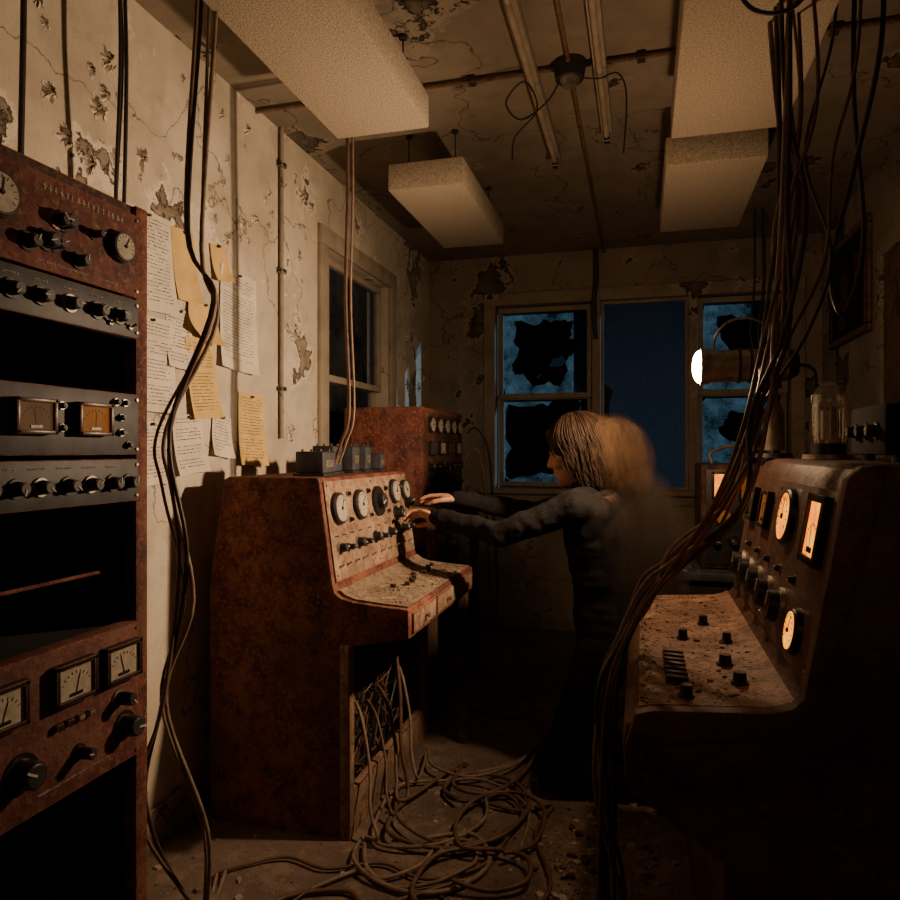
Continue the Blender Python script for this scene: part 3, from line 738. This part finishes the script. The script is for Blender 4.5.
bundle('hanging_cable_bundle',paths,[CABLE,CABLER,CABLE,CABLEB,CABLER],(.004,.0065))
bundle('hanging_cable_bundle',[[(.24,1.75,2.62),(.20,1.75,2.42),(.24,1.75,2.28),(.34,1.76,2.27),(.41,1.76,2.4),(.42,1.76,2.62)],[(.62,2.1,2.62),(.60,2.05,2.3),(.52,2.0,1.95),(.47,2.0,1.72),(.50,2.0,1.6),(.56,2.05,1.8),(.55,2.1,2.2),(.58,2.2,2.62)]],[CABLE],(.005,.007))
bundle('hanging_cable_bundle',[[(x,4.84,2.62),(x+.005,4.83,2.4),(x-.01,4.83,2.25),(x+.006,4.83,2.0)] for x in (-.31,-.29)]+[[(.62+k*.04,4.3,2.62),(.62+k*.05,4.3,2.2),(.6+k*.04,4.3,1.9),(.68+k*.02,4.3,1.78),(.76,4.3,2.62)] for k in range(2)],[CABLE],(.006,.008))
bundle('hanging_cable_bundle',[[(-1.0,4.05,1.35),(-.95,4.06,1.38),(-.88,4.08,1.25),(-.86,4.12,.9),(-.85,4.2,.4),(-.9,4.3,.012)],[(-1.0,3.99,1.2),(-.93,4.0,1.25),(-.89,4.05,1.0),(-.88,4.1,.5),(-.85,4.1,.012)]],[CABLE,CABLEB],(.006,.008))
# floor pile: loose sprawling loops
paths=[]
def loop(cx,cy,rx,ry,a0,turns,z=.01,drift=(0,0)):
    p=[];n=int(turns*8)
    for i in range(n+1):
        a=a0+2*math.pi*i/8; k=1+.22*math.sin(a*1.37+a0)+R(-.05,.05)
        x=cx+rx*k*math.cos(a)+drift[0]*i/n; y=cy+ry*k*math.sin(a)+drift[1]*i/n
        x=max(x,-.86) if y>1.95 else x
        if y>2.4: x=min(x,-.38)
        p.append((x,y,z+.005*(1+math.sin(a*1.7+i))+R(0,.008)))
    return p
for k,(cx,cy,rx,ry,tn,dx,dy,yb) in enumerate(((-.72,2.05,.13,.15,1.1,.22,-.1,2.2),(-.66,2.40,.17,.22,.9,.2,-.25,2.35),(-.58,2.20,.20,.18,1.2,.1,.25,2.5),(-.66,2.70,.15,.18,.9,.15,.1,2.62),(-.52,2.60,.14,.28,.8,.0,.3,2.45))):
    zb=R(.22,.42) if k!=2 else .58
    st=[(-1.0,yb+.12,zb+.05),(-.93,yb+.04,zb+.02),(-.87,yb-.03,zb*.62),(-.84,yb-.10,zb*.3),(-.80,yb-.14,.03)]
    paths.append(st+loop(cx,cy,rx,ry,R(2.6,3.4),tn,.008+.005*k,(dx,dy)))
for k,(cx,cy,rx,ry,tn) in enumerate(((-.62,2.28,.23,.27,1.2),(-.50,2.02,.17,.14,1.1),(-.45,2.25,.13,.20,1.0))):
    paths.append(loop(cx,cy,rx,ry,R(0,6),tn,.012+.006*k,(R(-.15,.15),R(-.15,.15))))
paths.append([(-.60,2.6,.02),(-.48,2.75,.012),(-.42,2.95,.012),(-.33,3.10,.012),(-.20,3.2,.012),(-.05,3.5,.012)])
paths.append([(-.56,2.4,.02),(-.40,2.38,.012),(-.30,2.45,.012),(-.33,2.25,.012),(-.25,2.0,.012),(-.30,1.8,.012)])
paths.append([(-.9,1.80,.012),(-.8,1.92,.012),(-.72,1.90,.012),(-.62,2.0,.02),(-.55,2.2,.02)])
paths.append([(-1.2,1.8,.012),(-1.05,1.92,.012),(-.9,1.9,.012),(-.75,1.97,.012),(-.6,1.93,.012),(-.45,2.05,.012),(-.40,2.3,.012)])
paths.append([(-1.0,1.6,.012),(-.95,1.75,.012),(-.80,1.82,.012),(-.7,1.78,.012),(-.5,1.95,.012)])
paths.append([(-.84,2.05,.012),(-.78,1.93,.012),(-.66,1.86,.012),(-.52,1.90,.012),(-.44,2.05,.012),(-.52,2.18,.02),(-.66,2.12,.02)])
paths.append([(-.85,3.3,.012),(-.6,3.2,.012),(-.5,3.4,.012),(-.7,3.7,.012),(-.4,3.8,.012)])
bundle('floor_cable_pile',paths,[CABLEB,CABLER,CABLER,CABLEB,CABLER],(.0050,.0075))
b=B('floor_debris')
for k in range(4200):
    x=R(-1.4,.12); y=R(.9,4.7)
    if random.random()<.4: x=random.gauss(-.12,.14); y=random.gauss(2.1,.3)
    if x>.10 and y<2.45: continue
    if x>1: continue
    if -1.42<x<-.9 and 2.05<y<4.1: continue
    r=R(.0015,.006) if random.random()<.93 else R(.008,.024)
    b.chip((x,y,.0),r,random.choice((DUSTM,FRAME,RUSTD,WALLB)),.45)
b.done(smooth=False)

# ------------------------------------------------------------------ person
person=bpy.data.objects.new('person',None); COL.objects.link(person); person.location=(-.12,2.70,0)
def part(b,vox,smooth_it=6,disp=0,ns=.16):
    o=b.done(parent=person,origin=person.location,angle=180)
    r=o.modifiers.new('r','REMESH'); r.mode='VOXEL'; r.voxel_size=vox; r.use_smooth_shade=True
    s=o.modifiers.new('s','SMOOTH'); s.factor=.5; s.iterations=smooth_it
    if disp:
        t=bpy.data.textures.new('folds','CLOUDS'); t.noise_scale=ns
        d=o.modifiers.new('d','DISPLACE'); d.texture=t; d.strength=disp; d.mid_level=.5
    return o
f=Vector((-.95,.25,0)).normalized(); left=Vector((0,0,1)).cross(f)
C=Vector((-.12,2.70,0))
def body(fw,lf,z): 
    p=C+f*fw+left*lf; return (p.x,p.y,z)
shL=body(.07,.165,1.045); shR=body(.05,-.165,1.05)
elL=(-.50,2.56,.935); wrL=(-.785,2.670,.985)
elR=(-.44,2.92,.985); wrR=(-.755,2.870,1.045)
rot=Matrix((( f.x,left.x,0),(f.y,left.y,0),(0,0,1)))
def torso(b,m):
    keys=((.50,-.005,.118,.160),(.60,.0,.120,.155),(.72,.012,.118,.148),(.84,.028,.124,.160),(.94,.042,.124,.172),(1.0,.052,.108,.172))
    for (z0,f0,a0,b0),(z1,f1,a1,b1) in zip(keys,keys[1:]):
        for i in range(3):
            t=i/3; q=lambda u,v:u+(v-u)*t
            b.sph(body(q(f0,f1),0,q(z0,z1)),(q(a0,a1),q(b0,b1),.07),m,24,14,rot)
    b.sph(body(.052,0,1.0),(.108,.172,.075),m,24,14,rot)
def shoulders(b,m):
    b.cap(body(.055,0,1.03),body(.085,0,1.10),.078,.060,m)
    b.cap(body(.05,.10,1.06),shL,.058,.062,m); b.cap(body(.05,-.10,1.06),shR,.058,.062,m)
b=B('sweater')
torso(b,SWEAT); shoulders(b,SWEAT)
b.cap(shL,elL,.062,.049,SWEAT); b.cap(elL,wrL,.049,.033,SWEAT)
b.cap(shR,elR,.062,.049,SWEAT); b.cap(elR,wrR,.049,.033,SWEAT)
part(b,.008,6,.022,.07)
b=B('trousers')
kL=(-.30,2.555,.075); kR=(-.27,2.86,.075); aL=(.11,2.60,.065); aR=(.13,2.86,.065)
hL=body(0,.09,.50); hR=body(0,-.09,.50)
b.sph(body(-.01,0,.52),(.12,.165,.11),TROU,24,16,rot)
b.cap(hL,kL,.096,.066,TROU); b.cap(hR,kR,.096,.066,TROU)
b.cap(kL,aL,.062,.046,TROU); b.cap(kR,aR,.062,.046,TROU)
part(b,.009,8,.010,.12)
b=B('boots')
for a in (aL,aR):
    b.cap((a[0]-.03,a[1],.065),(a[0]+.02,a[1],.068),.05,.05,BOOT)
    b.cap((a[0]+.02,a[1],.06),(a[0]+.06,a[1],.06),.045,.042,BOOT)
    b.cap((a[0]+.06,a[1],.09),(a[0]+.085,a[1],.045),.040,.038,BOOT)
    b.box((a[0]+.075,a[1],.03),(.07,.075,.05),BOOT,None,.015)
part(b,.006,3)
# head
hc=Vector(body(.130,0,1.232))
hf=Vector((-.95,.10,-.22)).normalized(); hl=Vector((0,0,1)).cross(hf).normalized(); hu=hf.cross(hl)
HS=1.08
HM=Matrix.Identity(4)
for i in range(3): HM[i][0]=hf[i]*HS;HM[i][1]=hl[i]*HS;HM[i][2]=hu[i]*HS;HM[i][3]=hc[i]
b=B('head'); b.M=HM
b.sph((-.012,0,.035),(.095,.075,.083),SKIN,32,20)
b.sph((.028,0,-.025),(.062,.058,.085),SKIN,24,16)
b.sph((.030,0,-.050),(.055,.055,.060),SKIN,24,16)
b.sph((.042,0,-.078),(.040,.040,.030),SKIN); b.sph((.068,0,-.090),(.018,.020,.016),SKIN)
b.cap((.082,0,.018),(.101,0,-.018),.0075,.0105,SKIN,12); b.sph((.092,.010,-.022),.0075,SKIN); b.sph((.092,-.010,-.022),.0075,SKIN)
b.cap((.074,-.038,.024),(.083,0,.026),.009,.009,SKIN,10); b.cap((.074,.038,.024),(.083,0,.026),.009,.009,SKIN,10)
b.sph((.083,0,-.052),(.012,.022,.006),SKIN); b.sph((.080,0,-.063),(.012,.020,.007),SKIN)
for s in (-1,1):
    b.sph((.055,s*.033,-.020),(.027,.026,.026),SKIN); b.sph((-.006,s*.076,-.008),(.019,.007,.031),SKIN,14,10,Matrix.Rotation(.2*s,3,'Z'))
    b.sph((.003,s*.078,-.03),(.009,.006,.012),SKIN)
b.cap((-.02,0,-.06),(-.06,0,-.155),.054,.056,SKIN)
part(b,.0035,5)
b=B('face_features'); b.M=HM
for s in (-1,1):
    b.sph((.0665,s*.030,.006),.0125,EYE,16,10); b.sph((.0765,s*.030,.004),.0045,INK,12,8)
    b.tube([(.078,s*.018,.010),(.0785,s*.030,.0145),(.070,s*.041,.010)],.0028,SKIN,6,5)
    b.tube([(.078,s*.018,.001),(.0775,s*.030,-.0035),(.070,s*.041,.001)],.0024,SKIN,6,5)
    b.tube([(.084,s*.014,.030),(.084,s*.03,.034),(.074,s*.046,.030)],.003,HAIR,6,4)
b.tube([(.084,-.02,-.0575),(.0935,0,-.056),(.084,.02,-.0575)],.0022,LIP,6,5)
b.done(parent=person,origin=person.location,angle=80)
def hairvol(name,m):
    b=B(name); b.M=HM
    b.sph((-.020,0,.050),(.108,.090,.088),m,32,20)
    b.sph((-.060,0,-.020),(.072,.090,.090),m,24,16)
    b.sph((-.075,0,-.100),(.060,.084,.080),m,24,16)
    for s in (-1,1): b.sph((-.010,s*.072,-.005),(.048,.026,.080),m,16,12)
    b.sph((.050,0,.085),(.040,.065,.030),m,16,12)
    return part(b,.006,3,.014,.05)
hairvol('hair',HAIR)
def strands(name,count,mat,rr):
    b=B(name); b.M=HM
    for k in range(count):
        th=R(.75,5.53)
        if random.random()<.2: th=R(-.85,.85)
        front=abs(((th+math.pi)%(2*math.pi))-math.pi)<.95
        ws=R(0,6); wa=R(.002,.008); o=R(1.0,1.07); w0=R(0,.3)
        drop=R(.10,.20)
        pts=[]; arc_n=5
        for i in range(arc_n):
            ph=w0+((1.02 if front else 1.5)-w0)*i/(arc_n-1)
            t2=th+wa*3*math.sin(ph*4+ws)
            pts.append((-.022+.112*o*math.sin(ph)*math.cos(t2),.093*o*math.sin(ph)*math.sin(t2),.052+.092*o*math.cos(ph)))
        if not front:
            x0,y0,z0=pts[-1]
            for i in range(1,5):
                t=i/4; pts.append((x0-.030*t*(1 if x0<0 else 1.6)+wa*math.sin(t*5+ws),y0*(1-.06*t*t)+wa*math.cos(t*4+ws),z0-drop*t))
        b.tube(pts,R(*rr),mat,5,3,.0008)
    return b.done(parent=person,origin=person.location,angle=80)
strands('hair_strands',800,HAIR,(.0015,.0032))
def hand(name,wr,fd,upv,side,curl,tw=0):
    fd=Vector(fd).normalized(); y=Vector(upv).cross(fd).normalized(); z=fd.cross(y)
    M=Matrix.Identity(4)
    for i in range(3): M[i][0]=fd[i];M[i][1]=y[i];M[i][2]=z[i];M[i][3]=wr[i]
    b=B(name); b.M=M@Matrix.Rotation(tw,4,'X')
    b.cap((-.05,0,0),(.005,0,0),.026,.024,SKIN)
    b.sph((.0,0,0),(.03,.028,.020),SKIN); b.sph((.045,0,-.001),(.052,.041,.0155),SKIN,20,12)
    b.sph((.03,side*.024,-.008),(.032,.018,.016),SKIN)
    for i,(yo,ln,r,sp) in enumerate(((.028,.074,.0086,.20),(.0095,.082,.0088,.06),(-.009,.076,.0084,-.08),(-.027,.060,.0074,-.24))):
        p=Vector((.080-.004*abs(i-1.2),side*yo,0)); base=Vector((.03,side*yo*.75,0))
        b.cap(base,p,r*1.12,r*1.08,SKIN,12)
        a=curl[i]*.4; dirv=Vector((math.cos(a),side*math.sin(sp),-math.sin(a))).normalized()
        rr=r
        for j,(seg,da) in enumerate(((.45,.55),(.31,.45),(.24,0))):
            q=p+dirv*ln*seg; b.cap(p,q,rr,rr*.90,SKIN,12); b.sph(p,rr*1.06,SKIN,12,8); rr*=.92; p=q
            a+=curl[i]*da; dirv=Vector((math.cos(a),side*math.sin(sp)*.7,-math.sin(a))).normalized()
    p=Vector((.018,side*.026,-.006))
    for q,r0,r1 in ((Vector((.050,side*.054,-.018)),.0135,.0110),(Vector((.080,side*.062,-.030)),.0108,.0096),(Vector((.103,side*.056,-.042)),.0096,.0080)):
        b.cap(p,q,r0,r1,SKIN,12); p=q
    return part(b,.0020,2)
hand('left_hand',wrL,(-.93,.25,.16),(.1,0,1),-1,(.65,.75,.85,1.0),.45)
hand('right_hand',wrR,(-.97,.0,.12),(0,.35,1),1,(.45,.6,.75,.9),-.2)
# motion trail: faint after-images and soft haze behind the moving head and back
g1=hairvol('hair_after_image_1',m_ghost('after_image_hair',(.15,.088,.052),.26)); g1.location=(.065,0,-.004)
g2=hairvol('hair_after_image_2',m_ghost('after_image_hair_faint',(.20,.125,.078),.17)); g2.location=(.130,0,-.010)
b=B('back_after_image'); gm=m_ghost('after_image_cloth',(.10,.085,.075),.22); torso(b,gm); shoulders(b,gm); g3=part(b,.010,6); g3.location=(.075,0,-.01)
def haze(name,c,r,m):
    b=B(name); b.sph(c,r,m,32,20); return b.done(parent=person,origin=person.location,angle=180)
haze('hair_motion_haze',(hc.x+.135,hc.y,hc.z-.035),(.17,.12,.20),m_vol('hair_haze',(.36,.22,.13),62,1.0,(3.2,2.2,.5),3))
haze('back_motion_haze',(C.x+.13,C.y,.82),(.17,.18,.38),m_vol('cloth_haze',(.22,.18,.15),60,1.0,(3,2,.5),3))

# ------------------------------------------------------------------ lights
def light(name,t,loc,col,e,size=.05,rot=None):
    l=bpy.data.lights.new(name,t); l.color=col; l.energy=e
    if t in('POINT','SPOT'): l.shadow_soft_size=size
    o=bpy.data.objects.new(name,l); o.location=loc; COL.objects.link(o)
    if rot: o.rotation_euler=rot
    return o
k=light('work_lamp_beam','SPOT',(.13,2.32,1.51),(1,.68,.41),112,.03)
k.data.spot_size=math.radians(140); k.data.spot_blend=1.0
k.rotation_euler=Vector((1,.10,.10)).to_track_quat('Z','Y').to_euler()
light('work_lamp_glow','POINT',(.13,2.32,1.51),(1,.62,.34),15,.03)
m=light('moonlight','SUN',(6,8,6),(.42,.74,1),1.15)
m.rotation_euler=Vector((.9,.33,.25)).to_track_quat('Z','Y').to_euler()
light('added_fill_light','POINT',(-.1,-.6,2.2),(1,.62,.42),4,.15)  # unseen fill added behind the camera to lift the near faces

w=bpy.data.worlds.new('night_sky'); S.world=w; w.use_nodes=True; nt=w.node_tree; nt.nodes.clear()
out=nt.nodes.new('ShaderNodeOutputWorld'); bg=nt.nodes.new('ShaderNodeBackground')
tc=nt.nodes.new('ShaderNodeTexCoord'); sp=nt.nodes.new('ShaderNodeSeparateXYZ'); L(nt,tc.outputs['Generated'],sp.inputs[0])
g=ramp(nt,sp.outputs['Z'],[(.0,(.0065,.0115,.019)),(.10,(.005,.0090,.0155)),(.22,(.0024,.0044,.0085)),(.5,(.0015,.003,.007))])
vo=N(nt,'ShaderNodeTexVoronoi'); vo.inputs['Scale'].default_value=110; L(nt,tc.outputs['Generated'],vo.inputs['Vector'])
st=ramp(nt,vo.outputs['Distance'],[(.0,1.0),(.12,0.0)])
g2_=mix(nt,st,g,(.04,.07,.11)); L(nt,g2_,bg.inputs[0]); bg.inputs[1].default_value=1.0
L(nt,bg.outputs[0],out.inputs[0])

cam=bpy.data.cameras.new('camera'); cam.lens=28; cam.sensor_width=36; cam.clip_start=.02
co=bpy.data.objects.new('camera',cam); co.location=(0,0,1.25); co.rotation_euler=(math.radians(90),0,math.radians(15.3)); COL.objects.link(co)
S.camera=co
